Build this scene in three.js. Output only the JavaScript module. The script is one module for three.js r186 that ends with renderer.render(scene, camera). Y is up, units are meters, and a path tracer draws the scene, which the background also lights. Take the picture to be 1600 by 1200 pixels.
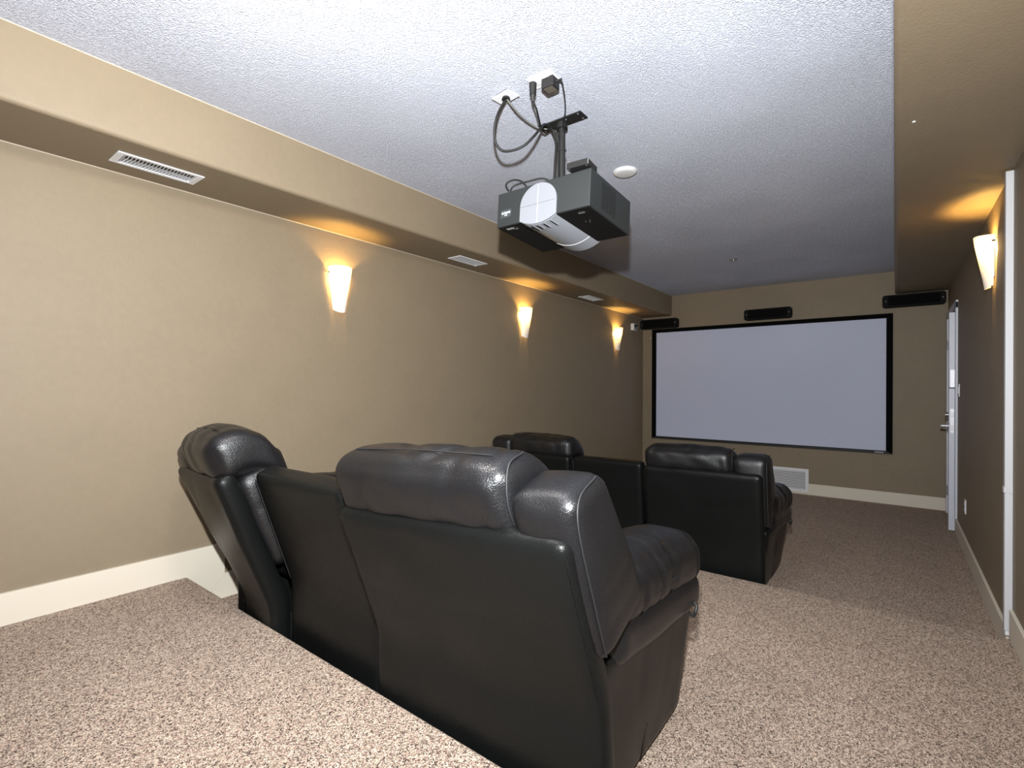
import * as THREE from 'three';
import { RoundedBoxGeometry } from 'three/addons/geometries/RoundedBoxGeometry.js';
import { Brush, Evaluator, SUBTRACTION } from 'three-bvh-csg';
import { mergeGeometries, mergeVertices } from 'three/addons/utils/BufferGeometryUtils.js';

// ---------------------------------------------------------------- camera, lights, exposure
const scene = new THREE.Scene();
scene.background = new THREE.Color(0x000000);
const CAM_Y = 1.351;
const camera = new THREE.PerspectiveCamera(2 * Math.atan(600 / 776.86) * 180 / Math.PI, 1600 / 1200, 0.05, 40);
camera.rotation.order = 'YXZ';
camera.position.set(0, CAM_Y, 0);
camera.rotation.set(0, 37.6232 * Math.PI / 180, 0.2254 * Math.PI / 180);
camera.setViewOffset(1600, 1200, 0, -4.33, 1600, 1200);
camera.updateProjectionMatrix();
scene.add(camera);

const renderer = new THREE.WebGLRenderer({ antialias: true });
renderer.toneMapping = THREE.LinearToneMapping;
renderer.toneMappingExposure = 0.57;
renderer.shadowMap.enabled = true;

// the photographer's flash, held just above the lens
const flash = new THREE.SpotLight(new THREE.Color().setRGB(0.95, 0.98, 1.0), 101, 0, 88 * Math.PI / 180, 1, 2);
flash.position.set(0.0, 1.69, 0.02);
flash.target.position.set(-Math.sin(42 * Math.PI / 180), 1.69 + 0.19, 0.02 - Math.cos(42 * Math.PI / 180));
flash.castShadow = true; flash.shadow.radius = 1.4;
scene.add(flash.target);
scene.add(flash);

const LAMP = { x: -1.3, z: -0.6 };          // flush ceiling lamp behind the photographer
const SCONCE_POWER = 2.1;

// ---------------------------------------------------------------- dimensions (metres)
const XL = -3.0736, XR = 0.4603, ZB = -7.28, ZR = 1.7;          // left wall, right wall, screen wall, rear wall
const YA = 0.305, YB = 0.130, ZA = -1.0794, ZS = -3.421;        // two carpeted steps
const YC = 2.708, YSL = 2.411, YSR = 2.4385, XSL = -2.6253, XSR = -0.0067, BB = 0.1415;

// ---------------------------------------------------------------- helpers
let seed = 20240611;
const rnd = () => { seed = (seed * 1664525 + 1013904223) >>> 0; return seed / 4294967296; };
function hash3(x, y, z) { let h = (x * 374761393 + y * 668265263 + z * 2147483647) | 0; h = Math.imul(h ^ (h >>> 13), 1274126177); return ((h ^ (h >>> 16)) >>> 0) / 4294967296; }
function noise3(x, y, z) {
  const xi = Math.floor(x), yi = Math.floor(y), zi = Math.floor(z);
  const f = t => t * t * (3 - 2 * t), u = f(x - xi), v = f(y - yi), w = f(z - zi);
  const L = (a, b, t) => a + (b - a) * t;
  const c = (i, j, k) => hash3(xi + i, yi + j, zi + k);
  return L(L(L(c(0, 0, 0), c(1, 0, 0), u), L(c(0, 1, 0), c(1, 1, 0), u), v), L(L(c(0, 0, 1), c(1, 0, 1), u), L(c(0, 1, 1), c(1, 1, 1), u), v), w) * 2 - 1;
}
const used = {};
function numbered(n) { used[n] = (used[n] ?? -1) + 1; return used[n] ? `${n}_${String(used[n]).padStart(3, '0')}` : n; }
function uvBox(g, s = 1) {                    // uv in metres from the main direction of each face
  g = g.index ? g.toNonIndexed() : g;
  const p = g.attributes.position, uv = new Float32Array(p.count * 2);
  const a = new THREE.Vector3(), b = new THREE.Vector3(), c = new THREE.Vector3();
  for (let i = 0; i < p.count; i += 3) {
    a.fromBufferAttribute(p, i); b.fromBufferAttribute(p, i + 1).sub(a); c.fromBufferAttribute(p, i + 2).sub(a);
    const n = b.cross(c), ax = Math.abs(n.x), ay = Math.abs(n.y), az = Math.abs(n.z);
    for (let k = 0; k < 3; k++) {
      const x = p.getX(i + k), y = p.getY(i + k), z = p.getZ(i + k);
      const q = ay >= ax && ay >= az ? [x, z] : ax >= az ? [z, y] : [x, y];
      uv[(i + k) * 2] = q[0] * s; uv[(i + k) * 2 + 1] = q[1] * s;
    }
  }
  g.setAttribute('uv', new THREE.BufferAttribute(uv, 2));
  return g;
}
function mesh(name, g, m, parent) {
  const o = new THREE.Mesh(g, m); o.name = parent ? name : numbered(name);
  o.castShadow = o.receiveShadow = true; (parent || scene).add(o); return o;
}
function thing(name, label, category, group) {
  const o = new THREE.Group(); o.name = numbered(name); o.userData = { label, category }; if (group) o.userData.group = group;
  scene.add(o); return o;
}
function tag(o, label, category, group) { o.userData = { label, category }; if (group) o.userData.group = group; return o; }
function struct(name, g, m, label) { const o = mesh(name, g, m); o.userData = { kind: 'structure', label, category: 'room' }; return o; }
function structGroup(name, label) { const o = new THREE.Group(); o.name = name; o.userData = { kind: 'structure', label, category: 'room' }; scene.add(o); return o; }
const box = (x0, x1, y0, y1, z0, z1) => { const g = new THREE.BoxGeometry(x1 - x0, y1 - y0, Math.abs(z1 - z0)); g.translate((x0 + x1) / 2, (y0 + y1) / 2, (z0 + z1) / 2); return g; };
const rbox = (x0, x1, y0, y1, z0, z1, r = 0.004, s = 2) => { const g = new RoundedBoxGeometry(x1 - x0, y1 - y0, Math.abs(z1 - z0), s, r); g.translate((x0 + x1) / 2, (y0 + y1) / 2, (z0 + z1) / 2); return g; };
const V = (x, y, z) => new THREE.Vector3(x, y, z);
function tube(pts, r, seg = 48, rs = 8) { return new THREE.TubeGeometry(new THREE.CatmullRomCurve3(pts.map(p => Array.isArray(p) ? V(...p) : p)), seg, r, rs, false); }
function cyl(r0, r1, h, x, y, z, seg = 24) { const g = new THREE.CylinderGeometry(r0, r1, h, seg); g.translate(x, y, z); return g; }
function merge(list) { return mergeGeometries(list.map(g => { g = g.index ? g.toNonIndexed() : g; for (const k of Object.keys(g.attributes)) if (!['position', 'normal', 'uv'].includes(k)) g.deleteAttribute(k); return g; })); }
// profile [[a, b], ...] closed, extruded along x between x0 and x1; a = z, b = y
function extrudeX(profile, x0, x1) {
  const sh = new THREE.Shape(); profile.forEach(([z, y], i) => i ? sh.lineTo(-z, y) : sh.moveTo(-z, y)); sh.closePath();
  const g = new THREE.ExtrudeGeometry(sh, { depth: x1 - x0, bevelEnabled: false });
  g.rotateY(Math.PI / 2); g.translate(x0, 0, 0);      // shape x (-z) -> world -(-z) ... z
  return g;
}
// profile [[x, y], ...] closed, extruded along z between z0 and z1 (z1 > z0)
function extrudeZ(profile, z0, z1, creased = true) {
  const sh = new THREE.Shape(); profile.forEach(([x, y], i) => i ? sh.lineTo(x, y) : sh.moveTo(x, y)); sh.closePath();
  const g = new THREE.ExtrudeGeometry(sh, { depth: z1 - z0, bevelEnabled: false }); g.translate(0, 0, z0); return g;
}
// a stuffed, upholstered block: rounded box with puffed faces and folds
function cushion(x0, x1, y0, y1, z0, z1, o = {}) {
  const { r = 0.05, puff = [0, 0, 0], fold = 0, freq = [8, 8, 8], seg = 26, lump = 0.003, shape } = o;
  const w = x1 - x0, h = y1 - y0, d = z1 - z0;
  const n = l => Math.max(6, Math.min(seg, Math.round(l / 0.018)));
  let g = new THREE.BoxGeometry(w, h, d, n(w), n(h), n(d));
  g.deleteAttribute('uv'); g.deleteAttribute('normal'); g = mergeVertices(g, 1e-5);
  const p = g.attributes.position, q = new THREE.Vector3(), c = new THREE.Vector3(), nn = new THREE.Vector3();
  const H = [w / 2, h / 2, d / 2], rr = H.map(v => Math.min(r, v));
  for (let i = 0; i < p.count; i++) {
    q.fromBufferAttribute(p, i);
    const t = [q.x / H[0], q.y / H[1], q.z / H[2]];
    c.set(THREE.MathUtils.clamp(q.x, -H[0] + rr[0], H[0] - rr[0]), THREE.MathUtils.clamp(q.y, -H[1] + rr[1], H[1] - rr[1]), THREE.MathUtils.clamp(q.z, -H[2] + rr[2], H[2] - rr[2]));
    nn.set((q.x - c.x) / rr[0], (q.y - c.y) / rr[1], (q.z - c.z) / rr[2]);
    const l = nn.length() || 1; nn.divideScalar(l);
    q.set(c.x + nn.x * rr[0], c.y + nn.y * rr[1], c.z + nn.z * rr[2]);
    const b = t.map(v => Math.max(0, 1 - v * v));
    q.x += nn.x * puff[0] * b[1] * b[2]; q.y += nn.y * puff[1] * b[0] * b[2]; q.z += nn.z * puff[2] * b[0] * b[1];
    const X = q.x + x0 + 7.3, Y = q.y + y0 + 3.1, Z = q.z + z0 + 5.7;
    let dsp = lump * noise3(X * 6, Y * 6, Z * 6);
    if (fold) { const k = noise3(X * freq[0], Y * freq[1], Z * freq[2]); dsp -= fold * Math.pow(1 - Math.abs(k), 6); }
    q.addScaledVector(nn, dsp);
    if (shape) shape(q, t);
    p.setXYZ(i, q.x, q.y, q.z);
  }
  g.computeVertexNormals();
  g.translate((x0 + x1) / 2, (y0 + y1) / 2, (z0 + z1) / 2);
  return g;
}
const csg = new Evaluator(); csg.useGroups = false; csg.attributes = ['position', 'normal', 'uv'];
function carve(g, holes) {                    // cut openings out of a solid
  let a = new Brush(g); a.updateMatrixWorld();
  for (const h of holes) { const b = new Brush(h); b.updateMatrixWorld(); a = csg.evaluate(a, b, SUBTRACTION); }
  return a.geometry;
}
const leatherUV = g => uvBox(g, 1);

// ---------------------------------------------------------------- textures and materials
function dataTex(n, fn, srgb) {
  const a = new Uint8Array(n * n * 4);
  for (let j = 0; j < n; j++) for (let i = 0; i < n; i++) { const v = fn(i, j), k = (j * n + i) * 4; if (typeof v === 'number') { a[k] = a[k + 1] = a[k + 2] = Math.max(0, Math.min(255, v)); } else { a[k] = v[0]; a[k + 1] = v[1]; a[k + 2] = v[2]; } a[k + 3] = 255; }
  const t = new THREE.DataTexture(a, n, n); t.wrapS = t.wrapT = THREE.RepeatWrapping; t.magFilter = THREE.LinearFilter; t.minFilter = THREE.LinearMipmapLinearFilter; t.generateMipmaps = true;
  if (srgb) t.colorSpace = THREE.SRGBColorSpace; t.needsUpdate = true; return t;
}
// value noise that tiles with period P cells over the texture
function grid(P, salt) { const a = new Float32Array(P * P); for (let i = 0; i < P * P; i++) a[i] = hash3(i, salt, 17); return (u, v) => { const x = u * P, y = v * P, xi = Math.floor(x), yi = Math.floor(y), f = t => t * t * (3 - 2 * t), s = f(x - xi), t = f(y - yi), g = (i, j) => a[((yi + j) % P + P) % P * P + ((xi + i) % P + P) % P]; return (g(0, 0) * (1 - s) + g(1, 0) * s) * (1 - t) + (g(0, 1) * (1 - s) + g(1, 1) * s) * t; }; }
const S = (r, g, b, rough, extra = {}) => { const m = new THREE.MeshStandardMaterial({ roughness: rough, ...extra }); m.color.setRGB(r, g, b); return m; };
const rep = (t, k) => { const c = t.clone(); c.repeat.set(k, k); c.needsUpdate = true; return c; };

const M = {};
{ // painted drywall: roller stipple
  const a = grid(180, 3), b = grid(60, 4), c = grid(9, 5);
  const bump = dataTex(512, (i, j) => 255 * (0.6 * a(i / 512, j / 512) + 0.4 * b(i / 512, j / 512)));
  const col = dataTex(256, (i, j) => { const v = 1 + 0.022 * (c(i / 256, j / 256) - 0.5) + 0.02 * (b(i / 256, j / 256) - 0.5); return [246 * v, 246 * v, 245 * v]; }, true);
  M.wall = S(0.241, 0.188, 0.124, 0.62, { bumpMap: rep(bump, 1.6), bumpScale: 0.0006, map: rep(col, 0.7) });
}
{ // sprayed, knocked-down ceiling texture
  const n = 1024, h = new Float32Array(n * n), d = grid(7, 14);
  for (let k = 0; k < 15000; k++) {                       // splashes of sprayed compound
    const cx = Math.floor(rnd() * n), cy = Math.floor(rnd() * n), an = rnd() * Math.PI, A = 3 + rnd() * 5.5, B = 2.4 + rnd() * 3, top = 0.35 + rnd() * 0.65, ca = Math.cos(an), sa = Math.sin(an), R = Math.ceil(A);
    for (let dy = -R; dy <= R; dy++) for (let dx = -R; dx <= R; dx++) {
      const e = ((dx * ca + dy * sa) / A) ** 2 + ((-dx * sa + dy * ca) / B) ** 2; if (e > 1) continue;
      const q = (((cy + dy) % n + n) % n) * n + (((cx + dx) % n + n) % n); h[q] = Math.max(h[q], top * Math.sqrt(1 - e));
    }
  }
  const bump = dataTex(n, (i, j) => 255 * h[j * n + i]);
  const col = dataTex(512, (i, j) => { const v = 0.97 + 0.05 * (d(i / 512, j / 512) - 0.5); return [240 * v, 241 * v, 246 * v]; }, true);
  M.ceiling = S(0.72, 0.745, 0.82, 0.95, { bumpMap: rep(bump, 1.7), bumpScale: 0.0042, map: rep(col, 0.5) });
}
{ // looped, flecked carpet
  const n = 1024, h = new Float32Array(n * n), col = new Uint8Array(n * n * 3);
  const yarn = [[210, 192, 172], [192, 172, 152], [176, 154, 136], [150, 129, 112], [116, 97, 84], [82, 68, 60], [202, 184, 166], [226, 210, 190], [170, 140, 126]];
  const base = grid(24, 21);
  for (let i = 0; i < n * n; i++) { h[i] = 0; col[i * 3] = 70; col[i * 3 + 1] = 54; col[i * 3 + 2] = 48; }
  for (let k = 0; k < 34000; k++) {
    const cx = rnd() * n, cy = rnd() * n, an = rnd() * Math.PI, L = 5 + rnd() * 6, W = 2.3 + rnd() * 1.3, ca = Math.cos(an), sa = Math.sin(an), top = 0.5 + rnd() * 0.5;
    const t = Math.min(8, Math.floor(rnd() * 9)), y = yarn[t], f = 0.92 + rnd() * 0.14;
    const R = Math.ceil(L) + 1;
    for (let dy = -R; dy <= R; dy++) for (let dx = -R; dx <= R; dx++) {
      const u = (dx * ca + dy * sa) / L, v = (-dx * sa + dy * ca) / W, e = u * u + v * v; if (e > 1) continue;
      const q = (((Math.round(cy) + dy) % n + n) % n) * n + (((Math.round(cx) + dx) % n + n) % n), z = top * Math.sqrt(1 - e);
      if (z > h[q]) { h[q] = z; col[q * 3] = y[0] * f; col[q * 3 + 1] = y[1] * f; col[q * 3 + 2] = y[2] * f; }
    }
  }
  const bump = dataTex(n, (i, j) => 255 * h[j * n + i]);
  const map = dataTex(n, (i, j) => { const q = (j * n + i) * 3, v = 0.97 + 0.06 * (base(i / n, j / n) - 0.5); return [col[q] * v, col[q + 1] * v, col[q + 2] * v]; }, true);
  M.carpet = S(0.97, 0.96, 0.96, 1, { bumpMap: rep(bump, 1.9), bumpScale: 0.0022, map: rep(map, 1.9) });
}
{ // pebbled black leather
  const a = grid(200, 31), b = grid(110, 32), c = grid(8, 33), d = grid(3, 34);
  const bump = dataTex(512, (i, j) => { const u = i / 512, v = j / 512; return 255 * (0.55 * Math.abs(a(u, v) * 2 - 1) + 0.45 * b(u, v)); });
  const rgh = dataTex(256, (i, j) => 255 * (0.86 + 0.2 * (c(i / 256, j / 256) - 0.5) + 0.06 * d(i / 256, j / 256)));
  M.leather = new THREE.MeshPhysicalMaterial({ color: new THREE.Color().setRGB(0.0052, 0.0052, 0.006), roughness: 0.41, specularIntensity: 1, bumpMap: rep(bump, 3.2), bumpScale: 0.0008, roughnessMap: rep(rgh, 1.3) });
  M.vinyl = new THREE.MeshPhysicalMaterial({ color: new THREE.Color().setRGB(0.005, 0.0054, 0.0052), roughness: 0.38, specularIntensity: 0.28, bumpMap: rep(bump, 2.6), bumpScale: 0.0006, roughnessMap: rep(rgh, 1.1) });
}
M.thread = S(0.009, 0.009, 0.01, 0.6);
M.caulk = S(0.5, 0.44, 0.34, 0.6);
M.trim = S(0.66, 0.60, 0.50, 0.45);
M.white = S(0.74, 0.74, 0.76, 0.5);
M.offwhite = S(0.70, 0.70, 0.70, 0.45);
M.door = S(0.60, 0.62, 0.70, 0.4);
M.steel = S(0.36, 0.36, 0.38, 0.45, { metalness: 1 });
M.black = S(0.008, 0.008, 0.008, 0.6);
M.duct = S(0.34, 0.34, 0.35, 0.5);
M.raceway = S(0.5, 0.5, 0.52, 0.5);
const flat = (v, rough, k) => new THREE.MeshPhysicalMaterial({ color: new THREE.Color().setRGB(v, v, v), roughness: rough, specularIntensity: k });
M.blackGloss = S(0.010, 0.010, 0.011, 0.3);
M.mesh = flat(0.005, 0.9, 0.1);
M.speaker = flat(0.006, 0.7, 0.25);
M.velvet = flat(0.004, 0.9, 0.1);
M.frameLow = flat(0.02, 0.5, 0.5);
M.dark = S(0.02, 0.021, 0.022, 0.7);
M.projector = S(0.019, 0.022, 0.022, 0.5);
M.projectorShaded = flat(0.007, 0.6, 0.4);  // near-black copy of the body colour; carries the painted shade of the underside
M.silver = S(0.38, 0.40, 0.44, 0.42, { metalness: 0.25 });
M.silverBright = S(0.24, 0.25, 0.275, 0.45);
M.screen = (() => { const a = grid(128, 41); const t = dataTex(256, (i, j) => { const v = 0.985 + 0.03 * (a(i / 256, j / 256) - 0.5); return [250 * v, 250 * v, 252 * v]; }, true); return S(0.60, 0.635, 0.79, 0.8, { map: rep(t, 2) }); })();
M.glass = new THREE.MeshPhysicalMaterial({ color: new THREE.Color().setRGB(0.94, 0.92, 0.88), roughness: 0.95, transmission: 0.12, thickness: 0, side: THREE.DoubleSide });
M.bulb = new THREE.MeshStandardMaterial({ color: 0xffffff, emissive: new THREE.Color().setRGB(1, 0.66, 0.26), emissiveIntensity: 6, roughness: 0.6 });
M.dome = new THREE.MeshStandardMaterial({ color: 0xffffff, emissive: new THREE.Color().setRGB(1, 0.93, 0.84), emissiveIntensity: 2, roughness: 0.6 });
M.greyCable = S(0.20, 0.20, 0.19, 0.55);

// ---------------------------------------------------------------- the room
const T = 0.14;
const VENTS = [[-2.93, -2.78, -0.69, -1.045, 21], [-2.925, -2.785, -2.92, -3.26, 20], [-2.95, -2.80, -5.09, -5.44, 20]];   // left bulkhead: x0, x1, z0, z1, slats
const GRILLE = [-1.40, -0.862, 0.028, 0.324];                                                                             // screen wall: x0, x1, y0, y1
const arc = (cx, cy, r, a0, a1, n = 5) => Array.from({ length: n + 1 }, (_, i) => { const a = (a0 + (a1 - a0) * i / n) * Math.PI / 180; return [cx + r * Math.cos(a), cy + r * Math.sin(a)]; });
function stepSlab(zEdge, yTop) {                 // profile in [z, y]; nosing rounded at zEdge
  const r = 0.022;
  return extrudeX([[ZR, 0.0005], [ZR, yTop], ...arc(zEdge + r, yTop - r, r, 90, 180), [zEdge, 0.0005]], XL, XR);
}
struct('floor', uvBox(box(XL - T, XR + 0.5, -T, 0, ZR + T, ZB - T)), M.carpet, 'flecked brown carpet on the lowest level before the screen');
struct('floor_middle', uvBox(stepSlab(ZS, YB)), M.carpet, 'carpeted middle step carrying the nearer recliner sofa');
struct('floor_rear', uvBox(stepSlab(ZA, YA)), M.carpet, 'carpeted top step behind the nearer recliner sofa');
struct('ceiling', uvBox(box(XL - T, XR + 0.5, YC, YC + T, ZR + T, ZB - T)), M.ceiling, 'white stippled ceiling');
struct('wall_left', uvBox(box(XL - T, XL, 0, YC, ZR + T, ZB - T)), M.wall, 'long tan wall with three sconces');
{ const w = scene.getObjectByName('wall_left'); mesh('drywall_seam', uvBox(box(XL, XL + 0.0007, 0.78, 1.42, -1.6642, -1.6668)), M.wall, w); }
struct('wall_front', uvBox(carve(box(XL, XR + 0.5, 0, YC, ZB, ZB - T), [box(GRILLE[0] + 0.03, GRILLE[1] - 0.03, GRILLE[2] + 0.03, GRILLE[3] - 0.03, ZB + 0.05, ZB - 0.1)])), M.wall, 'olive tan wall behind the projection screen');
struct('wall_rear', uvBox(box(XL, XR + 0.5, 0, YC, ZR, ZR + T)), M.wall, 'tan wall behind the photographer');
const DN = -6.245, DF = -7.15, DH = 2.07;        // doorway: near jamb, far jamb, height
struct('wall_right', uvBox(merge([box(XR, XR + T, 0, YC, ZR, DN), box(XR, XR + T, DH + 0.03, YC, DN, DF), box(XR, XR + T, 0, YC, DF, ZB)])), M.wall, 'tan wall with the doorway and one sconce');
struct('wall_hall', uvBox(box(XR + 0.42, XR + 0.5, 0, YC, ZR, ZB)), M.wall, 'corridor wall beyond the door');
// dropped bulkheads with rounded lower corners
{
  const r = 0.022;
  const left = [[XL, YSL], ...arc(XSL - r, YSL + r, r, -90, 0), [XSL, YC], [XL, YC]];
  struct('ceiling_left', uvBox(carve(extrudeZ(left, ZB, ZR), VENTS.map(([x0, x1, z0, z1]) => box(x0 + 0.016, x1 - 0.016, YSL - 0.05, YSL + 0.16, z0 - 0.016, z1 + 0.016)))), M.wall, 'boxed tan bulkhead along the left wall');
  const right = [[XR, YSR], [XR, YC], [XSR, YC], ...arc(XSR + r, YSR + r, r, 180, 270)];
  struct('ceiling_right', uvBox(extrudeZ(right, ZB, ZR)), M.wall, 'boxed tan bulkhead along the right wall');
}
// caulk beads where the bulkhead meets the wall and the ceiling
{
  const bead = (x, y, sx, r = 0.0035) => extrudeZ([[x, y], [x + sx * r, y], [x + sx * r * 0.7, y - r * 0.7], [x, y - r]].reverse(), ZB + 0.02, ZR - 0.02);
  const c = structGroup('trim_3', 'pale caulk beads along the left bulkhead');
  mesh('bead', bead(XL, YSL, 1), M.caulk, c);
  mesh('bead', bead(XSL, YC, 1), M.caulk, c);
}
// baseboards
{
  const t = 0.016, g = structGroup('baseboard_left', 'cream baseboard stepping down the left wall');
  const prof = [[ZR, YA - 0.02], [ZR, YA + BB], [-1.262, YA + BB], [-1.262, YB + BB - 0.002], [-1.19, YB + BB - 0.075], [-1.19, YB], [-1.06, YB]];
  mesh('board', uvBox(extrudeX(prof, XL, XL + t)), M.trim, g);
  mesh('board', uvBox(extrudeX([[-1.1915, YB], [-1.1915, YB + BB - 0.075], [-1.2635, YB + BB - 0.002], [-1.2635, YB + BB - 0.001], [ZS + 0.005, YB + BB], [ZS + 0.005, YB]], XL, XL + t - 0.001)), M.trim, g);
  mesh('board', uvBox(rbox(XL, XL + t, 0, BB, ZS + 0.004, ZB, 0.003)), M.trim, g);
  const f = structGroup('baseboard_front', 'cream baseboard under the screen');
  mesh('board', uvBox(rbox(XL + t, GRILLE[0] + 0.02, 0, BB, ZB + t, ZB, 0.003)), M.trim, f);
  mesh('board', uvBox(rbox(GRILLE[1] - 0.02, XR, 0, BB, ZB + t, ZB, 0.003)), M.trim, f);
  mesh('board', uvBox(rbox(GRILLE[0] + 0.02, GRILLE[1] - 0.02, 0, GRILLE[2] + 0.02, ZB + t, ZB, 0.003)), M.trim, f);
  const q = structGroup('baseboard_right', 'cream baseboard along the right wall');
  mesh('board', uvBox(rbox(XR - t, XR, 0, BB, -3.50, DN + 0.075, 0.003)), M.trim, q);
  mesh('board', uvBox(rbox(XR - t, XR, YB, YB + BB, ZR, -3.415, 0.003)), M.trim, q);
  const rr = structGroup('baseboard_rear', 'cream baseboard on the rear wall');
  mesh('board', uvBox(rbox(XL + t, XR - t, YA, YA + BB, ZR, ZR - t, 0.003)), M.trim, rr);
}
// door casing, jamb and the white raceway on the right wall
{
  const c = structGroup('trim_1', 'white door casing on the right wall');
  mesh('casing_side', rbox(XR - 0.018, XR, BB, DH + 0.09, DN + 0.075, DN, 0.003), M.door, c);
  mesh('casing_side', rbox(XR - 0.018, XR, 0, DH + 0.09, DF, DF - 0.075, 0.003), M.door, c);
  mesh('casing_head', rbox(XR - 0.018, XR, DH + 0.03, DH + 0.105, DN + 0.075, DF - 0.075, 0.003), M.door, c);
  mesh('jamb', box(XR, XR + T, 0, DH + 0.03, DN, DN - 0.02), M.door, c);
  const rw = structGroup('trim_2', 'white cable raceway running up the right wall');
  mesh('channel', rbox(XR - 0.03, XR, 0.155, 0.86, -3.437, -3.478, 0.003), M.raceway, rw);
  mesh('channel', rbox(XR - 0.03, XR, 0.86, YSR - 0.012, -3.437, -3.478, 0.003), M.raceway, rw);
  mesh('joint_cover', rbox(XR - 0.034, XR, 0.835, 0.865, -3.434, -3.481, 0.003), M.raceway, rw);
  mesh('end_cap', rbox(XR - 0.026, XR - 0.002, YB + 0.002, 0.16, -3.441, -3.474, 0.002), M.offwhite, rw);
}
// the door, standing slightly ajar: hinged at the far jamb
{
  const d = structGroup('door_1', 'white door standing ajar, seen on its latch edge');
  d.position.set(XR - 0.004, 0, DF + 0.012); d.rotation.y = -3.35 * Math.PI / 180;   // local: leaf runs to +z, its room face at x = -0.002
  const len = DF * -1 + DN - 0.02;
  mesh('leaf', rbox(-0.002, 0.044, 0.012, DH, len, 0, 0.002), M.door, d);
  const ed = len + 0.0005;
  const fp = mesh('latch_plate', rbox(0.006, 0.037, 0.93, 1.16, ed + 0.0025, ed - 0.002, 0.001), M.steel, d);
  mesh('latch_bolt', rbox(0.013, 0.031, 0.965, 1.0, ed + 0.012, ed, 0.002), M.steel, fp);
  mesh('deadbolt', rbox(0.013, 0.031, 1.085, 1.12, ed + 0.008, ed, 0.002), M.steel, fp);
  const lv = mesh('lever', merge([rbox(-0.062, -0.002, 0.985, 1.003, len - 0.055, len - 0.073, 0.004), rbox(-0.062, -0.046, 0.985, 1.003, len - 0.055, len - 0.18, 0.005)]), M.steel, d);
  mesh('rose', (() => { const g = new THREE.CylinderGeometry(0.028, 0.028, 0.01, 24); g.rotateZ(Math.PI / 2); g.translate(-0.007, 0.994, len - 0.064); return g; })(), M.steel, lv);
  mesh('thumb_turn', (() => { const g = new THREE.CylinderGeometry(0.02, 0.022, 0.026, 20); g.rotateZ(Math.PI / 2); g.translate(-0.015, 1.10, len - 0.064); return g; })(), M.steel, d);
  const gd = mesh('latch_guard', rbox(0.004, 0.075, 1.36, 1.53, ed + 0.006, ed - 0.03, 0.002), M.steel, d);
  mesh('guard_lip', rbox(0.0, 0.078, 1.352, 1.362, ed + 0.01, ed - 0.03, 0.002), M.black, gd);
  for (const y of [0.25, 1.03, 1.82]) mesh('hinge', cyl(0.007, 0.007, 0.1, -0.006, y, 0.002, 12), M.steel, d);
}

// ---------------------------------------------------------------- recliner sofas
function stitch(pts, r = 0.0022) { return tube(pts, r, 40, 5); }
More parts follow.
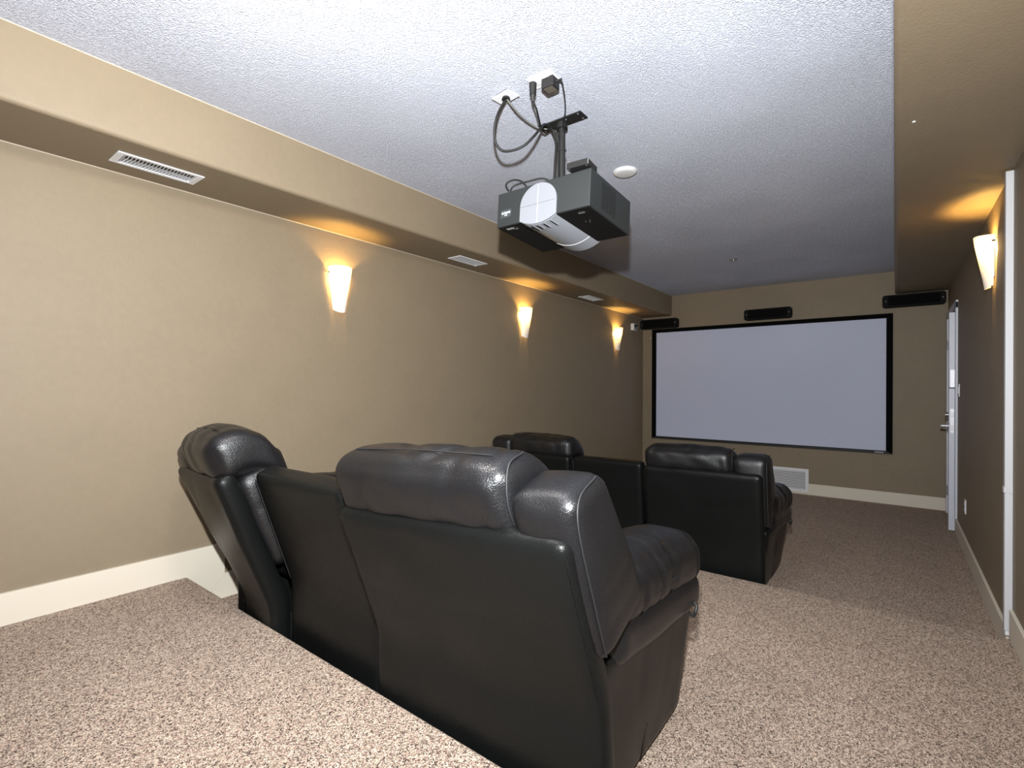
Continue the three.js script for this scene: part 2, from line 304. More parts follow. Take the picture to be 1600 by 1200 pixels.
// a back panel leans above its fold and hangs plumb below it; mid = height of the block's middle over the fold
const bend = (th, mid) => (q, t) => {
  const y = q.y + mid, s = 0.05, d = y > s ? 0 : y < -s ? -y : (s - y) * (s - y) / (4 * s);
  if (d > 0) { q.y += d * (1 - Math.cos(th)); q.z += d * Math.sin(th); }
};
function sofa(o) {
  const s = thing('recliner_sofa', o.label, 'sofa', 'recliner sofas facing the screen');
  const k = o.k, y0 = o.y0, zr = o.zr, F = zr - o.depth;      // k: height factor; F: front of the seats
  const add = (name, g, m = M.leather, parent = s) => mesh(name, leatherUV(g), m, parent);
  const seat = (x0, x1, side, b) => {
    const w = x1 - x0, L = b.L ?? o.L, kink = b.kink ?? o.kink, pv = new THREE.Matrix4().makeTranslation((x0 + x1) / 2, y0 + kink, zr + (b.dz ?? 0)).multiply(new THREE.Matrix4().makeRotationFromEuler(new THREE.Euler(b.lean, b.yaw, b.roll, 'YXZ')));
    const at = g => g.applyMatrix4(pv);
    const h = w / 2, S1 = side;
    const xs = (a, c) => S1 > 0 ? [a, c] : [-c, -a];          // mirrored for the other side
    const span = (L + kink - 0.02), tx = (sx, y) => sx * S1 > 0 && b.taper ? -S1 * b.taper * (L - y) / span : 0;
    const edge = sx => [0.03, L * 0.5, L - 0.05, L - 0.014].map((y, i) => V(sx * (h - [0.009, 0.008, 0.009, 0.016][i]) + tx(sx, y), y, -[0.009, 0.008, 0.009, 0.02][i]));
    // back shell: padded slab, softer along the top, creased where it folds under
    const shell = add('back_shell', at(cushion(-h, h, -kink + 0.02, L, -0.09, 0, { r: 0.036, puff: [0, 0, 0.008], lump: 0.005, fold: 0.002, freq: [3, 5, 3], seg: 48, shape: (q, t) => { if (b.taper) { const f = (1 - t[1]) / 2; q.x -= S1 * b.taper * f * (1 + S1 * t[0]) / 2; } bend(b.lean, (L - kink + 0.02) / 2)(q, t); } })), M.vinyl);
    mesh('seam', at(stitch(edge(-1), 0.0014)), M.vinyl, shell);
    mesh('seam', at(stitch(edge(1), 0.0014)), M.vinyl, shell);
    // head pillow
    let [a, c] = xs(-h, h - o.wingW + 0.01);
    const py0 = L - 0.045, py1 = L + o.pillow;
    const pil = add('head_pillow', at(cushion(a, c, py0, py1, -0.30, -0.022, { r: 0.06, puff: [0.012, 0.014, 0.018], lump: 0.006, fold: 0.009, freq: [10, 3, 3], seg: 52, shape: (q, t) => { if (t[2] < 0.3) q.y -= 0.075 * Math.pow(0.3 - t[2], 2); } })));
    const e = S1 > 0 ? c : a, ei = e - S1 * 0.012;
    mesh('seam', at(stitch([V(ei, py0 + 0.01, -0.075), V(e - S1 * 0.006, py0 + 0.07, -0.047), V(e - S1 * 0.006, py1 - 0.07, -0.052), V(ei, py1 - 0.012, -0.095), V(ei - S1 * 0.004, py1 - 0.012, -0.17)], 0.003)), M.thread, pil);
    mesh('seam', at(stitch([V(a + 0.07, py1 + 0.006, -0.108), V((a + c) / 2, py1 + 0.013, -0.106), V(c - 0.07, py1 + 0.005, -0.108)], 0.0022)), M.thread, pil);
    // outer wing of the back, over the arm
    [a, c] = xs(h - o.wingW, h + 0.028);
    const wy1 = L + o.wingTop;
    const wing = add('back_wing', at(cushion(a, c, L - 0.37, wy1, -0.225, -0.035, {
      r: 0.045, puff: [0.008, 0.008, 0.016], lump: 0.004, fold: 0.003, freq: [6, 9, 6], seg: 30,
      shape: (q, t) => { q.z -= 0.12 * (1 - t[1]) * 0.5 * (1 - t[2]) * 0.5; }
    })));
    const wo = S1 > 0 ? c : a;
    mesh('seam', at(stitch([V(wo - S1 * 0.01, L - 0.34, -0.05), V(wo - S1 * 0.008, L - 0.2, -0.044), V(wo - S1 * 0.008, wy1 - 0.05, -0.05), V(wo - S1 * 0.012, wy1 - 0.014, -0.085), V(wo - S1 * 0.012, wy1 - 0.006, -0.18)], 0.0028)), M.thread, wing);
    // lumbar cushion and seat
    [a, c] = xs(-h + 0.01, h - o.wingW + 0.005);
    add('back_cushion', at(cushion(a, c, L - 0.5, L - 0.03, -0.29, -0.075, { r: 0.06, puff: [0, 0, 0.03], lump: 0.005, fold: 0.003 })));
    const [sa, sc] = S1 > 0 ? [x0 + 0.01, x1 - o.wingW] : [x0 + o.wingW, x1 - 0.01];
    add('seat_cushion', cushion(sa, sc, y0 + 0.30 * k, y0 + 0.50 * k, F + 0.01, zr - 0.10, { r: 0.06, puff: [0, 0.02, 0.02], lump: 0.006, fold: 0.004 }));
    add('footrest', cushion(sa, sc, y0 + 0.07, y0 + 0.31 * k, F + 0.015, F + 0.10, { r: 0.03, puff: [0, 0, 0.012] }), M.vinyl);
  };
  seat(o.x[0], o.x[1], -1, o.left);
  seat(o.x[4], o.x[5], 1, o.right);
  // centre console with its own back
  {
    const [c0, c1] = [o.x[2], o.x[3]], w = c1 - c0, L = o.L + o.consoleUp;
    const pv = new THREE.Matrix4().makeTranslation((c0 + c1) / 2, y0 + o.kink, zr - o.consoleIn).multiply(new THREE.Matrix4().makeRotationFromEuler(new THREE.Euler(o.consoleLean, 0, o.consoleRoll, 'YXZ')));
    const cb = add('console_back', cushion(-w / 2, w / 2, -o.kink + 0.02, L, -0.1, 0, { r: 0.026, puff: [0, 0, 0.008], lump: 0.003, fold: 0.001, freq: [2, 3, 3], seg: 40, shape: bend(o.consoleLean, (L - o.kink + 0.02) / 2) }).applyMatrix4(pv), M.vinyl);
    mesh('seam', stitch([V(-w / 2 + 0.006, 0, -0.003), V(-w / 2 + 0.004, L * 0.5, -0.004), V(-w / 2 + 0.006, L - 0.03, -0.004)]).applyMatrix4(pv), M.thread, cb);
    add('console_body', cushion(c0 + 0.01, c1 - 0.01, y0 + 0.03, y0 + 0.56 * k, F + 0.05, zr - o.consoleIn - 0.07, { r: 0.03 }));
    const lid = add('console_lid', cushion(c0 + 0.015, c1 - 0.015, y0 + 0.555 * k, y0 + 0.615 * k, F + 0.34, zr - 0.17, { r: 0.025, puff: [0, 0.012, 0] }));
    for (const dx of [-0.13, 0.13]) {
      const ring = new THREE.TorusGeometry(0.045, 0.006, 10, 28); ring.rotateX(Math.PI / 2); ring.translate((c0 + c1) / 2 + dx, y0 + 0.565 * k, F + 0.2);
      mesh('cup_holder', ring, M.steel, s);
    }
  }
  // arms, one at each end
  for (const side of [-1, 1]) {
    const xo = side > 0 ? o.armR : o.armL, xi = xo - side * 0.27;
    const R = (a, b) => [Math.min(a, b), Math.max(a, b)];
    let [a, c] = R(xo, xi);
    const at = o.armTop, zf = F + 0.015, zb = zr - 0.13;
    const tilt = q => { };
    const arm = add('arm_pad', cushion(a, c, y0 + at - 0.19, y0 + at, zf, zb, {
      r: 0.075, puff: [0.006, 0.03, 0.012], lump: 0.004, fold: 0.016, freq: [3.2, 3, 15], seg: 60,
      shape: (q, t) => { q.y += 0.03 * t[2]; }
    }));
    const so = xo - side * 0.004;
    mesh('seam', stitch([V(so - side * 0.02, y0 + at - 0.05, zb - 0.05), V(so, y0 + at - 0.085, zb - 0.2), V(so, y0 + at - 0.105, (zf + zb) / 2), V(so - side * 0.004, y0 + at - 0.115, zf + 0.1), V(so - side * 0.04, y0 + at - 0.10, zf + 0.012), V(xo - side * 0.135, y0 + at - 0.10, zf - 0.012)], 0.003), M.thread, arm);
    [a, c] = R(xo + side * -0.006, xi);
    add('arm_roll', cushion(a, c, y0 + at - 0.29, y0 + at - 0.13, zf + 0.005, zb + 0.02, { r: 0.06, puff: [0.006, 0, 0], lump: 0.004, fold: 0.003, freq: [3, 3, 6], shape: (q, t) => { q.y += 0.03 * t[2]; } }));
    [a, c] = R(xo - side * 0.022, xi);
    add('arm_panel', cushion(a, c, y0 + 0.012, y0 + at - 0.20, zf + 0.02, zr - 0.035, { r: 0.03, lump: 0.005, fold: 0.002, freq: [3, 3, 4], shape: (q, t) => { q.x -= side * 0.05 * (1 - t[1]) * 0.5 * (t[0] * side > 0 ? 1 : 0); q.z += 0.05 * (1 - t[1]) * 0.5 * (t[2] < 0 ? 1 : 0); } }), M.vinyl);
    if (side > 0) {
      const hz = zf + 0.14, hy = y0 + at - 0.285;
      add('recline_latch', tube([V(xo - 0.012, hy + 0.035, hz - 0.02), V(xo + 0.004, hy + 0.02, hz - 0.024), V(xo + 0.004, hy - 0.002, hz - 0.01), V(xo + 0.004, hy - 0.006, hz + 0.012), V(xo - 0.006, hy + 0.008, hz + 0.024)], 0.006, 24, 8), M.black);
    }
  }
  // low frame with six stub feet
  add('frame', box(o.armL + 0.1, o.armR - 0.1, y0 + 0.03, y0 + 0.07, F + 0.09, zr - 0.09), M.dark);
  for (const x of [o.armL + 0.14, (o.armL + o.armR) / 2, o.armR - 0.14]) for (const z of [F + 0.16, zr - 0.13]) mesh('foot', cyl(0.025, 0.02, 0.032, x, y0 + 0.016, z, 14), M.black, s);
  return s;
}
const D = Math.PI / 180;
sofa({
  label: 'black leather recliner sofa on the middle step, nearest the camera', y0: YB, zr: -1.105, depth: 0.855, k: 1,
  x: [-2.74, -2.125, -2.085, -1.47, -1.455, -0.575], kink: 0.385, L: 0.475, pillow: 0.165, wingW: 0.175, wingTop: 0.095, armTop: 0.70,
  left: { lean: 20.5 * D, yaw: -5 * D, roll: 2 * D, kink: 0.235, L: 0.635, dz: 0.005, taper: 0.36 }, right: { lean: 18.5 * D, yaw: 2.5 * D, roll: 3 * D },
  consoleUp: 0.03, consoleIn: 0.02, consoleLean: 19 * D, consoleRoll: 0, armL: -2.70, armR: -0.57
});
sofa({
  label: 'black leather recliner sofa on the lowest level, nearest the screen', y0: 0, zr: -3.47, depth: 0.85, k: 0.96,
  x: [-2.885, -2.075, -2.055, -1.475, -1.445, -0.655], kink: 0.37, L: 0.425, pillow: 0.14, wingW: 0.19, wingTop: 0.10, armTop: 0.64,
  left: { lean: 4.5 * D, yaw: 0, roll: 0 }, right: { lean: 5 * D, yaw: 0, roll: 1 * D },
  consoleUp: 0.0, consoleIn: 0.03, consoleLean: 5 * D, consoleRoll: 0, armL: -2.93, armR: -0.61
});

// ---------------------------------------------------------------- projection screen
{
  const g = thing('projection_screen', 'wide grey projection screen in a black frame on the far wall', 'screen');
  const x0 = -2.915, x1 = -0.022, y0 = 0.585, y1 = 2.222, b = 0.062, z = ZB;
  mesh('fabric', uvBox(box(x0 + b - 0.01, x1 - b + 0.01, y0 + b * 0.45, y1 - b * 0.85, z + 0.016, z + 0.012)), M.screen, g);
  const bar = (p, z0, z1) => extrudeZ(p, z0, z1);
  const bt = 0.052, bb = 0.036;
  mesh('frame_bar', bar([[x0, y1], [x0 + b, y1 - bt], [x1 - b, y1 - bt], [x1, y1]], z + 0.002, z + 0.034), M.velvet, g);
  mesh('frame_bar', bar([[x0, y0], [x1, y0], [x1 - b, y0 + bb], [x0 + b, y0 + bb]], z + 0.002, z + 0.034), M.frameLow, g);
  mesh('frame_bar', bar([[x0, y0], [x0 + b, y0 + bb], [x0 + b, y1 - bt], [x0, y1]], z + 0.002, z + 0.034), M.velvet, g);
  mesh('frame_bar', bar([[x1, y0], [x1, y1], [x1 - b, y1 - bt], [x1 - b, y0 + bb]], z + 0.002, z + 0.034), M.velvet, g);
  mesh('maker_plate', rbox(-0.19, -0.105, y0 + 0.008, y0 + 0.024, z + 0.037, z + 0.033, 0.001), M.silverBright, g);
}
// bar loudspeakers over the screen
function speaker(x0, y0, label) {
  const g = thing('bar_speaker', label, 'speaker', 'bar speakers above the screen');
  const w = 0.552, h = 0.13, r = 0.03, d = 0.09;
  const sh = new THREE.Shape(); sh.moveTo(r, 0); sh.lineTo(w - r, 0); sh.quadraticCurveTo(w, 0, w, r); sh.lineTo(w, h - r); sh.quadraticCurveTo(w, h, w - r, h); sh.lineTo(r, h); sh.quadraticCurveTo(0, h, 0, h - r); sh.lineTo(0, r); sh.quadraticCurveTo(0, 0, r, 0);
  mesh('cabinet', new THREE.ExtrudeGeometry(sh, { depth: d, bevelEnabled: true, bevelSize: 0.004, bevelThickness: 0.006, bevelSegments: 3, curveSegments: 8 }), M.speaker, g);
  mesh('grille', rbox(0.05, w - 0.045, 0.012, h - 0.012, d + 0.014, d + 0.004, 0.004), M.mesh, g);
  for (const x of [0.028, w - 0.024]) mesh('end_dot', (() => { const c = new THREE.CylinderGeometry(0.006, 0.006, 0.004, 14); c.rotateX(Math.PI / 2); c.translate(x, h * 0.5, d + 0.006); return c; })(), M.greyCable, g);
  mesh('wall_bracket', box(w / 2 - 0.06, w / 2 + 0.06, h / 2 - 0.03, h / 2 + 0.03, 0, -0.022), M.black, g);
  g.position.set(x0, y0, ZB + 0.022);
  return g;
}
speaker(-3.066, 2.232, 'black bar speaker in the corner under the left bulkhead');
speaker(-1.604, 2.255, 'black bar speaker centred above the screen');
speaker(-0.118, 2.285, 'black bar speaker under the right bulkhead, beside the door');

// ---------------------------------------------------------------- sconces
function sconce(side, z, label) {
  const g = thing('wall_sconce', label, 'wall lamp', 'glass wall sconces');
  const H = 0.297, gap = 0.009, n = 20, rows = 10, pos = [], idx = [], uv = [];
  // half-cone glass shade, open at the top and bottom; local: wall at x = 0, room at +x, y up from the lower rim
  for (let j = 0; j <= rows; j++) {
    const v = j / rows, hw = 0.045 + (0.084 - 0.045) * v, dp = 0.034 + (0.084 - 0.034) * v;
    for (let i = 0; i <= n; i++) {
      const a = -Math.PI / 2 + Math.PI * i / n;
      const yy = v * H + (j === 0 ? 0.018 * (1 - Math.cos(a)) - 0.01 : j === rows ? 0.008 * Math.cos(a) : 0);
      pos.push(gap + dp * Math.pow(Math.max(0, Math.cos(a)), 0.75), yy, hw * Math.sin(a)); uv.push(i / n, v);
    }
  }
  for (let j = 0; j < rows; j++) for (let i = 0; i < n; i++) { const a = j * (n + 1) + i, b = a + n + 1; idx.push(a, b, a + 1, b, b + 1, a + 1); }
  const sg = new THREE.BufferGeometry(); sg.setAttribute('position', new THREE.Float32BufferAttribute(pos, 3)); sg.setAttribute('uv', new THREE.Float32BufferAttribute(uv, 2)); sg.setIndex(idx); sg.computeVertexNormals();
  mesh('glass_shade', sg, M.glass, g);
  mesh('back_plate', rbox(0, 0.010, 0.06, 0.23, 0.03, -0.03, 0.003), M.steel, g);
  for (const s of [-1, 1]) mesh('shade_clip', rbox(0.004, gap + 0.012, H - 0.04, H - 0.03, s * 0.077 + 0.004, s * 0.077 - 0.004, 0.002), M.dark, g);
  mesh('socket', cyl(0.014, 0.014, 0.06, 0.040, 0.115, 0, 16), M.white, g);
  const bulb = mesh('bulb', (() => { const b = new THREE.SphereGeometry(0.022, 18, 14); b.scale(1, 1.5, 1); b.translate(0.040, 0.215, 0); return b; })(), M.bulb, g);
  const l = new THREE.PointLight(new THREE.Color().setRGB(1, 0.58, 0.15), SCONCE_POWER, 0, 2); l.position.set(0.040, 0.23, 0); l.castShadow = true; l.shadow.radius = 1; l.name = 'sconce_light'; g.add(l);
  g.position.set(side < 0 ? XL : XR, 1.868, z); if (side > 0) g.rotation.y = Math.PI;
  return g;
}
sconce(-1, -2.0, 'white glass sconce on the left wall, nearest the camera');
sconce(-1, -4.18, 'white glass sconce on the left wall, middle of the three');
sconce(-1, -6.35, 'white glass sconce on the left wall, nearest the screen');
sconce(1, -4.05, 'white glass sconce on the right wall').position.y = 1.946;

// ---------------------------------------------------------------- ceiling lamp behind the camera
{
  const g = thing('ceiling_lamp', 'round flush ceiling lamp behind the camera', 'ceiling lamp');
  mesh('base_ring', cyl(0.16, 0.165, 0.025, LAMP.x, YC - 0.0125, LAMP.z, 40), M.white, g);
  const dm = new THREE.SphereGeometry(0.15, 32, 12, 0, Math.PI * 2, Math.PI / 2, Math.PI / 2); dm.scale(1, 0.42, 1); dm.translate(LAMP.x, YC - 0.026, LAMP.z);
  mesh('dome', dm, M.dome, g);
  const l = new THREE.PointLight(new THREE.Color().setRGB(1, 0.93, 0.84), 9, 0, 2); l.position.set(LAMP.x, YC - 0.12, LAMP.z); l.castShadow = true; l.shadow.radius = 5; l.name = 'ceiling_lamp_light'; g.add(l);
}

// ---------------------------------------------------------------- vents
function soffitVent([x0, x1, z0, z1, n], label) {          // z0 > z1; a register under a sheet-metal duct boot
  const g = thing('ceiling_vent', label, 'vent', 'white vents in the left bulkhead');
  const y = YSL, b = 0.02, t = 0.006, e = 0.0165, w = 0.001;
  mesh('duct', merge([box(x0 + e, x0 + e + w, y, y + 0.158, z0 - e, z1 + e), box(x1 - e - w, x1 - e, y, y + 0.158, z0 - e, z1 + e), box(x0 + e, x1 - e, y, y + 0.158, z0 - e, z0 - e - w), box(x0 + e, x1 - e, y, y + 0.158, z1 + e + w, z1 + e), box(x0 + e, x1 - e, y + 0.157, y + 0.158, z0 - e, z1 + e)]), M.duct, g);
  mesh('frame', merge([rbox(x0, x0 + b, y - t, y, z0, z1, 0.0015), rbox(x1 - b, x1, y - t, y, z0, z1, 0.0015), rbox(x0 + b, x1 - b, y - t, y, z0, z0 - b * 1.4, 0.0015), rbox(x0 + b, x1 - b, y - t, y, z1 + b * 1.4, z1, 0.0015)]), M.white, g);
  const A = z0 - b * 1.4, B = z1 + b * 1.4, slat = new THREE.BoxGeometry(x1 - x0 - 2 * b, 0.0014, 0.0105); slat.rotateX(0.62);
  for (let i = 0; i < n; i++) { const m = mesh('slat', slat, M.white, g); m.position.set((x0 + x1) / 2, y - 0.003, A + (B - A) * (i + 0.5) / n); }
  mesh('damper_lever', rbox(x0 + b + 0.008, x0 + b + 0.02, y - 0.014, y - 0.004, B + 0.012, B + 0.004, 0.001), M.white, g);
}
soffitVent(VENTS[0], 'white slotted vent in the left bulkhead, nearest the camera');
soffitVent(VENTS[1], 'white slotted vent in the left bulkhead, middle of the three');
soffitVent(VENTS[2], 'white slotted vent in the left bulkhead, nearest the screen');
{ // return-air grille low on the screen wall
  const g = thing('return_air_grille', 'white louvred return air grille low on the screen wall', 'vent');
  const [x0, x1, y0, y1] = GRILLE, b = 0.036, z = ZB + 0.0165;
  mesh('frame', merge([rbox(x0, x1, y1 - b, y1, z + 0.01, z, 0.002), rbox(x0, x1, y0, y0 + b, z + 0.01, z, 0.002), rbox(x0, x0 + b, y0 + b, y1 - b, z + 0.01, z, 0.002), rbox(x1 - b, x1, y0 + b, y1 - b, z + 0.01, z, 0.002), box(x0 + 0.01, x1 - 0.01, y1 - 0.03, y1 - 0.01, z, ZB), box(x0 + 0.01, x0 + 0.03, BB + 0.001, y1 - 0.03, z, ZB), box(x1 - 0.03, x1 - 0.01, BB + 0.001, y1 - 0.03, z, ZB)]), M.white, g);
  const n = 11, slat = new THREE.BoxGeometry(x1 - x0 - 2 * b, 0.016, 0.0015); slat.rotateX(-0.75);
  for (let i = 0; i < n; i++) { const m = mesh('slat', slat, M.white, g); m.position.set((x0 + x1) / 2, y0 + b + (y1 - y0 - 2 * b) * (i + 0.5) / n, z + 0.0075); }
  for (const x of [x0 + 0.09, (x0 + x1) / 2, x1 - 0.09]) mesh('screw', (() => { const c = new THREE.CylinderGeometry(0.004, 0.004, 0.003, 10); c.rotateX(Math.PI / 2); c.translate(x, y0 + b / 2, z + 0.011); return c; })(), M.steel, g);
}

// ---------------------------------------------------------------- projector and its fittings
function textTex(w, h, draw) { const c = document.createElement('canvas'); c.width = w; c.height = h; const x = c.getContext('2d'); draw(x, w, h); const t = new THREE.CanvasTexture(c); t.colorSpace = THREE.SRGBColorSpace; return t; }
{
  const P = thing('projector', 'black ceiling-hung projector with a silver rounded spine', 'projector');
  P.position.set(-1.374, 2.176, -2.0); P.rotation.x = -0.075;           // origin: lower rear edge, centred; body runs to -z
  const W = 0.546, H = 0.18, Dp = 0.43, h = W / 2;
  mesh('body', rbox(-h, h, 0, H, 0, -Dp, 0.006, 3), M.projector, P);
  mesh('shaded_underside', rbox(-h + 0.006, h - 0.006, -0.0015, 0.004, -0.006, -Dp + 0.006, 0.001), M.projectorShaded, P);  // thin sheet darker than the body: shade below is put into its colour
  // silver spine: arched plate on the rear face, bulging strip underneath
  const cx = -0.012, hw = 0.106, bulge = 0.03;
  const sag = x => -bulge * (1 - Math.pow((x - cx) / hw, 2));
  const arch = new THREE.Shape();
  arch.moveTo(cx - hw, 0.002);
  for (let i = 0; i <= 16; i++) { const x = cx - hw + 2 * hw * i / 16; arch.lineTo(x, 0.002 + sag(x) * 0.95); }
  arch.lineTo(cx + hw, 0.075);
  for (let i = 0; i <= 24; i++) { const a = Math.PI * i / 24; arch.lineTo(cx + hw * Math.cos(a), 0.075 + 0.098 * Math.sin(a)); }
  arch.lineTo(cx - hw, 0.002);
  const ag = new THREE.ExtrudeGeometry(arch, { depth: 0.006, bevelEnabled: true, bevelSize: 0.0015, bevelThickness: 0.0015, bevelSegments: 2, curveSegments: 6 }); ag.translate(0, 0, 0.0005);
  const plate = mesh('rear_plate', ag, M.silverBright, P);
  mesh('plate_ridge', rbox(cx - 0.0012, cx + 0.0012, -0.022, 0.163, 0.0095, 0.007, 0.0005), M.white, plate);
  mesh('plate_groove', rbox(cx - hw + 0.003, cx + hw - 0.003, 0.0705, 0.0718, 0.0084, 0.0076, 0.0003), M.dark, plate);
  const strip = []; for (let i = 0; i <= 16; i++) { const x = cx - hw + 2 * hw * i / 16; strip.push([x, sag(x)]); } strip.push([cx + hw, 0.003], [cx - hw, 0.003]);
  const spine = mesh('spine_cover', extrudeZ(strip, -Dp - 0.01, -0.004), M.silver, P);
  for (let i = 0; i < 5; i++) {                                          // cooling slots, paired bright lips
    const x = cx - 0.075 + i * 0.035, L = 0.055 + 0.012 * Math.sin(i * 2);
    mesh('slot', rbox(x - 0.011, x + 0.003, sag(x) - 0.0022, sag(x) + 0.004, -0.016, -0.016 - L, 0.0012), M.dark, spine);
    mesh('slot_lip', rbox(x + 0.003, x + 0.007, sag(x) - 0.004, sag(x) + 0.004, -0.012, -0.02 - L, 0.0012), M.silverBright, spine);
  }
  mesh('cover_joint', tube(Array.from({ length: 13 }, (_, i) => { const x = cx - hw + 0.003 + (2 * hw - 0.006) * i / 12; return V(x, sag(x) - 0.0005, -0.335); }), 0.0016, 40, 6), M.white, spine);
  // side vents: rows of small dark holes
  const hole = new THREE.CylinderGeometry(0.0042, 0.0042, 0.0016, 8); hole.rotateZ(Math.PI / 2);
  for (const s of [1, -1]) {
    const holes = []; for (let i = 0; i < 8; i++) for (let j = 0; j < 14; j++) { const c = hole.clone(); c.translate(s * h, 0.030 + j * 0.0095 + 0.0, -0.118 - i * 0.0185 - (j % 2) * 0.004); holes.push(c); }
    mesh('side_vent', merge(holes), M.projectorShaded, P);
  }
  // lens, pointing at the screen
  const lens = new THREE.CylinderGeometry(0.048, 0.052, 0.05, 32); lens.rotateX(Math.PI / 2); lens.translate(0.06, 0.09, -Dp - 0.02);
  const lm = mesh('lens_barrel', lens, M.black, P);
  mesh('lens_glass', (() => { const g = new THREE.SphereGeometry(0.06, 24, 10, 0, Math.PI * 2, 0, 0.75); g.rotateX(-Math.PI / 2); g.scale(1, 1, 0.5); g.translate(0.06, 0.09, -Dp - 0.024); return g; })(), M.blackGloss, lm);
  // printed marks: the set hangs upside down, so its lettering does too
  const decal = (name, w, hh, tex, place, rough = 0.5) => { const g = new THREE.BoxGeometry(w, hh, 0.0006); const m = new THREE.MeshStandardMaterial({ map: tex, roughness: rough }); const o = mesh(name, g, m, P); place(o); return o; };
  const logo = textTex(256, 160, (x, w, hh) => { x.fillStyle = '#3c4143'; x.fillRect(0, 0, w, hh); x.translate(w / 2, hh / 2); x.rotate(Math.PI); x.fillStyle = '#e4e6e6'; x.font = 'bold 62px sans-serif'; x.textAlign = 'center'; x.fillText('RUNCO', 0, 38); x.font = 'bold 40px sans-serif'; x.fillText('DLP', 0, -18); });
  decal('rear_logo', 0.066, 0.041, logo, o => o.position.set(-0.215, 0.066, 0.0004));
  const lab = textTex(128, 64, (x, w, hh) => { x.fillStyle = '#0d0f0f'; x.fillRect(0, 0, w, hh); x.fillStyle = '#b9bcbd'; x.fillRect(4, 6, 84, 26); x.fillStyle = '#5b5e60'; x.fillRect(70, 38, 50, 18); x.fillStyle = '#dddddd'; x.fillRect(92, 42, 16, 9); });
  decal('rating_label', 0.07, 0.035, lab, o => { o.rotation.x = Math.PI / 2; o.position.set(-0.20, -0.002, -0.045); });
  const mk = textTex(128, 64, (x, w, hh) => { x.fillStyle = '#0d0f0f'; x.fillRect(0, 0, w, hh); x.translate(w / 2, hh / 2); x.rotate(Math.PI); x.fillStyle = '#c8cbcb'; x.font = 'italic bold 40px sans-serif'; x.textAlign = 'center'; x.fillText('Cine', 0, 14); });
  decal('underside_mark', 0.05, 0.025, mk, o => { o.rotation.x = Math.PI / 2; o.position.set(0.205, -0.002, -0.05); });
  for (const [x, z] of [[0.17, -0.15], [0.185, -0.165], [0.195, -0.145]]) mesh('screw', cyl(0.003, 0.003, 0.002, x, -0.002, z, 8), M.steel, P);
  mesh('mount_bracket', rbox(-0.06, 0.06, H, H + 0.01, -0.11, -0.24, 0.002), M.black, P);
}
{
  const g = thing('small_receiver_box', 'small black box lying on top of the projector', 'electronics box');
  mesh('case', rbox(-0.055, 0.055, 0.004, 0.034, 0.05, -0.05, 0.004), M.black, g);
  mesh('front_edge', rbox(0.0535, 0.0565, 0.006, 0.032, 0.051, 0.046, 0.001), M.greyCable, g);
  for (const [x, z] of [[-0.045, 0.04], [0.045, 0.04], [-0.045, -0.04], [0.045, -0.04]]) mesh('foot', cyl(0.006, 0.006, 0.006, x, 0.002, z, 10), M.dark, g);
  g.position.set(-1.165, 2.357, -2.04); g.rotation.x = -0.075; g.rotation.y = 0.05;
}
{
  const g = thing('projector_mount', 'black ceiling plate and pole holding the projector', 'bracket');
  const y = YC;
  const pl = mesh('ceiling_plate', rbox(-1.482, -1.225, y - 0.008, y - 0.001, -2.128, -2.205, 0.003), M.black, g);
  for (const [x, z] of [[-1.465, -2.14], [-1.465, -2.19], [-1.245, -2.14], [-1.245, -2.19], [-1.32, -2.15], [-1.38, -2.18]]) mesh('bolt', cyl(0.006, 0.006, 0.005, x, y - 0.0095, z, 12), M.steel, pl);
  mesh('pole', cyl(0.017, 0.017, y - 0.008 - 2.372, -1.355, (y - 0.008 + 2.372) / 2, -2.168, 20), M.black, g);
  mesh('collar', cyl(0.027, 0.03, 0.03, -1.355, y - 0.023, -2.168, 20), M.black, g);
  mesh('cable_tie', (() => { const t = new THREE.TorusGeometry(0.022, 0.002, 8, 24); t.rotateX(Math.PI / 2); t.translate(-1.355, 2.56, -2.168); return t; })(), M.dark, g);
}
